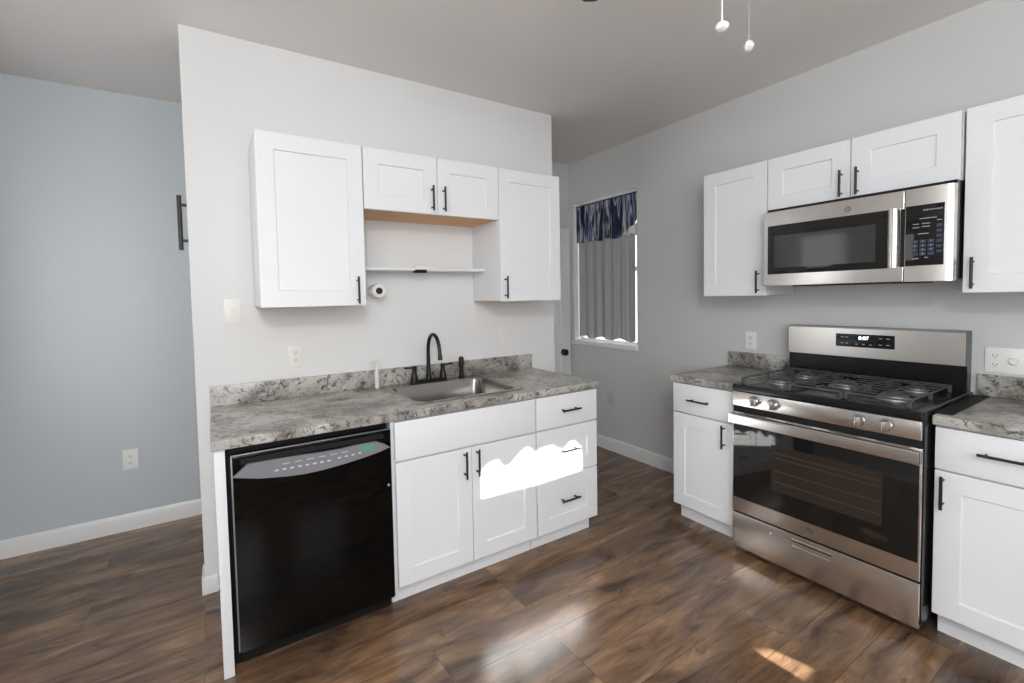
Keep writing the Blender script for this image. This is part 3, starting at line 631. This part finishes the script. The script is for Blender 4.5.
cpn = MB().prism_h(pc, Z0, Z1).build('control_panel', m_steel, TB, mw, smooth=30)
kp = MB().box(1.804, 1.928, MF+.0002, MF+.002, 1.516, 1.778, .001).build('keypad', m_glassblack, TB, cpn, label='black touch keypad')
b = MF+.0021
kb = MB()
for r in range(4):
    for c_ in range(3): kb.box(1.826+.026*c_, 1.846+.026*c_, b, b+.0004, 1.560+.018*r, 1.573+.018*r)
for r in range(6): kb.box(1.905, 1.922, b, b+.0004, 1.568+.022*r, 1.580+.022*r)
kb.build('keys', m_markb, TB, kp)
tm = MB(); n_ = iter('123456789')
for r in (3, 2, 1):
    for c_ in range(3):
        q = text_mb(next(n_), .012, 1.836+.026*c_, b+.0009, 1.5665+.018*r); tm.add(q.v, q.f)
q = text_mb('0', .012, 1.862, b+.0009, 1.5665); tm.add(q.v, q.f); tm.build('key_digits', m_mark, TB, kp, smooth=0)
mk = MB()
for x0, x1, z in ((1.850, 1.905, 1.717), (1.828, 1.848, 1.695), (1.858, 1.884, 1.695), (1.828, 1.850, 1.680), (1.858, 1.884, 1.682), (1.845, 1.880, 1.652), (1.828, 1.850, 1.545), (1.868, 1.880, 1.548), (1.905, 1.92, 1.705)): mk.box(x0, x1, b, b+.0004, z, z+.0035)
for k in range(7): mk.box(1.862+.009*k, 1.868+.009*k, b, b+.0004, 1.752-.001*(k % 2), 1.757)
mk.build('keypad_marks', m_mark, TB, kp)
emblem(TB, md, 1.590, MF+.0003, 1.806, .0145)

# ------------------------------------------------------------------ curtains on the right window
def vx(s0, b0, amp, fr, ph=0): return b0+amp*math.sin(s0*fr+ph)+.3*amp*math.sin(s0*fr*2.3+1.1)
ct_ = thing('cafe_curtain', 'plain grey cafe curtain hanging in the lower window', 'curtain', (XB+.05, .4, 1.93))
def tierf(u, v):
    a = -.770+u*(.687); z = 1.935-v*(.925 - .012*math.sin(u*19))
    return (a, -.058+.013*(.35+.65*v)*(math.sin(u*40+.4)*(1 if u < .62 else .35)+.25*math.sin(u*90)), z)
grid_sheet(tierf, 90, 14, .0015).build('cloth', m_tier, TB, ct_, smooth=80)
MB().cyl((-.788, -.058, 1.94), (-.022, -.058, 1.94), .006).build('rod', m_pull, TB, ct_)
va = thing('window_valance', 'navy, black and white streaked valance across the window top', 'curtain', (XB+.03, .4, 2.28))
def valf(u, v):
    a = -.775+u*.742; bot = 1.925+.008*math.sin(u*26)+(.0 if u < .78 else (u-.78)*.55)
    z = 2.272+(bot-2.272)*v
    return (a, vx(u, -.030, .010*(.35+.65*v), 52, 0), z)
grid_sheet(valf, 96, 12, .0015).build('cloth', m_val, TB, va, smooth=80)
def linf(u, v):
    a = -.20+u*.165; top = 1.945+u*.085; return (a, -.026-.006*math.sin(u*9), top+(1.925+.012*math.sin(u*12)-top)*v)
grid_sheet(linf, 16, 6, .0015).build('folded_lining', m_lining, TB, va, smooth=80, label='pale lining turned up at the corner')
MB().cyl((-.788, -.030, 2.278), (-.022, -.030, 2.278), .006).build('rod', m_pull, TB, va)

# ------------------------------------------------------------------ cafe curtains of the rear kitchen window (behind the camera; they shape the sun patch)
rc_ = thing('cafe_curtain', 'cafe curtain behind the camera on the rear kitchen window', 'curtain', (1.07, YB+.02, 1.7))
def outline_prism(poly, y0, y1):
    m_ = MB(); m_.prism(poly, y0, y1); return m_
GT = 1.700                                            # top of the tier curtain
tc_ = MB()
for P_ in ([(.50, .84), (1.477, .84), (1.477, .91), (1.444, .967), (1.444, 1.722), (.98, 1.713), (.61, 1.724)], [(.50, .84), (.61, 1.72), (.61, 2.0), (.50, 2.0)], [(1.444, .967), (1.51, .956), (1.51, 1.722), (1.444, 1.722)], [(1.51, .956), (1.566, .911), (1.68, .911), (1.68, 1.722), (1.51, 1.722)], [(1.318, 1.722), (1.68, 1.722), (1.68, 2.0), (1.318, 2.0)], [(1.47, .84), (1.68, .84), (1.68, .911), (1.47, .911)]): tc_.prism(P_, .012, .016)
tc_.build('cloth', m_blackout, lambda a, b, z: Vector((a, YB+b, z)), rc_, smooth=0)
MB().cyl((.48, .022, 1.98), (1.70, .022, 1.98), .005).build('rod', m_pull, lambda a, b, z: Vector((a, YB+b, z)), rc_)
rv = thing('window_valance', 'scalloped valance behind the camera on the rear kitchen window', 'curtain', (1.07, YB+.03, 2.3))
P = [(.50, 1.83)]+[(x, z+.008) for x, z in [(.62, 1.835), (0.655, 1.852), (0.692, 1.872), (0.742, 1.880), (0.777, 1.838), (0.800, 1.835), (0.825, 1.842), (0.874, 1.877), (.91, 1.905), (0.935, 1.907), (.955, 1.895), (0.978, 1.866), (1.0, 1.875), (1.024, 1.884), (1.073, 1.888), (1.11, 1.885), (1.14, 1.863), (1.175, 1.850), (1.195, 1.855), (1.235, 1.880), (1.271, 1.880), (1.306, 1.843)]]+[(1.68, 1.84), (1.68, 2.38), (.50, 2.38)]
outline_prism(P, .030, .034).build('cloth', m_blackout, lambda a, b, z: Vector((a, YB+b, z)), rv, smooth=0)

rs = thing('sun_block_shade', 'white roller shade added over an unseen rear window to block the sun', 'shade', (-.35, YB+.03, 2.44))  # unseen, added to keep the sun out of the second rear window
MB().box(-.93, .28, .0155, .019, .82, 2.44).build('cloth', mat('white_shade_cloth', (.8, .8, .78), .8), lambda a, b, z: Vector((a, YB+b, z)), rs)
MB().cyl((-.94, .042, 2.45), (.29, .042, 2.45), .022).build('roller', m_white_pl, lambda a, b, z: Vector((a, YB+b, z)), rs)

# ------------------------------------------------------------------ unseen fill lamp added behind the camera, in place of bounced flash
cl = thing('added_fill_lamp', 'added fill lamp hanging unseen behind the camera', 'lamp', (-.25, -3.25, H))
MB().lathe([(.001, 0), (.07, 0), (.065, -.02), (.012, -.03), (.012, -.20), (.03, -.21), (.001, -.215)], (-.25, -3.25, H-.0005)).build('canopy', m_bronze, TW, cl)
pl_ = bpy.data.lights.new('added_fill_bulb', 'POINT'); pl_.energy = 74; pl_.shadow_soft_size = .10; pl_.color = (.965, .98, 1)
po = bpy.data.objects.new('added_fill_bulb', pl_); COL.objects.link(po); po.location = (-.25, -3.25, 2.34)

# ------------------------------------------------------------------ ceiling fan
fx, fy = 1.055, -1.985
cf = thing('ceiling_fan', 'dark-bladed ceiling fan with two hanging pull chains, mostly above the picture', 'ceiling fan', (fx, fy, H))
MB().lathe([(.001, 0), (.065, 0), (.06, -.03), (.02, -.05), (.015, -.12), (.05, -.13), (.10, -.15), (.11, -.20), (.10, -.24), (.06, -.26), (.05, -.28), (.001, -.28)], (fx, fy, H-.0005)).build('motor', m_white_pl, TW, cf)
MB().lathe([(.001, -.28), (.055, -.28), (.09, -.30), (.10, -.33), (.08, -.36), (.04, -.375), (.001, -.378)], (fx, fy, H)).build('lamp_shade', m_whiteglass, TW, cf)
a_tip = math.atan2(-1.323-fy, 1.275-fx)
for k in range(5):
    an = a_tip+k*2*math.pi/5; ca, sa = math.cos(an), math.sin(an)
    Tb = lambda a, b, z, ca=ca, sa=sa: Vector((fx+a*ca-b*sa, fy+a*sa+b*ca, z+.12*b))
    bl = MB().prism_h([(.16, -.05), (.55, -.065), (.65, -.06), (.69, -.035), (.705, 0), (.69, .035), (.65, .06), (.55, .065), (.16, .05)], H-.235, H-.229).build('blade', m_blade, Tb, cf, smooth=0)
    MB().box(.09, .20, -.02, .02, H-.2405, H-.2355, .002).build('bracket', m_bronze, Tb, bl)
for (x, y, z0_, kind) in ((1.032, -1.977, 1.982, 0), (1.075, -2.010, 1.938, 1)):
    ch = MB(); ch.cyl((x, y, z0_+.012), (x, y, H-.30), .0011, 8)
    zz = z0_+.012
    while zz < 2.35: ch.lathe([(.0001, -.0018), (.0017, -.0009), (.0017, .0009), (.0001, .0018)], (x, y, zz), n=6); zz += .006
    cho = ch.build('pull_chain', m_alu if kind else m_white_pl, TW, cf)
    if kind == 0: MB().lathe([(.0001, -.009), (.009, -.007), (.0135, 0), (.009, .007), (.0001, .010)], (x, y, z0_), (.25, .2, 1)).build('fob', m_white_pl, TW, cho)
    else: MB().lathe([(.0001, -.014), (.006, -.010), (.0095, -.003), (.0095, .003), (.006, .009), (.0001, .012)], (x, y, z0_), n=6).build('fob', m_crystal, TW, cho, smooth=0)

for o in bpy.data.objects:
    if '_o' in o: del o['_o']
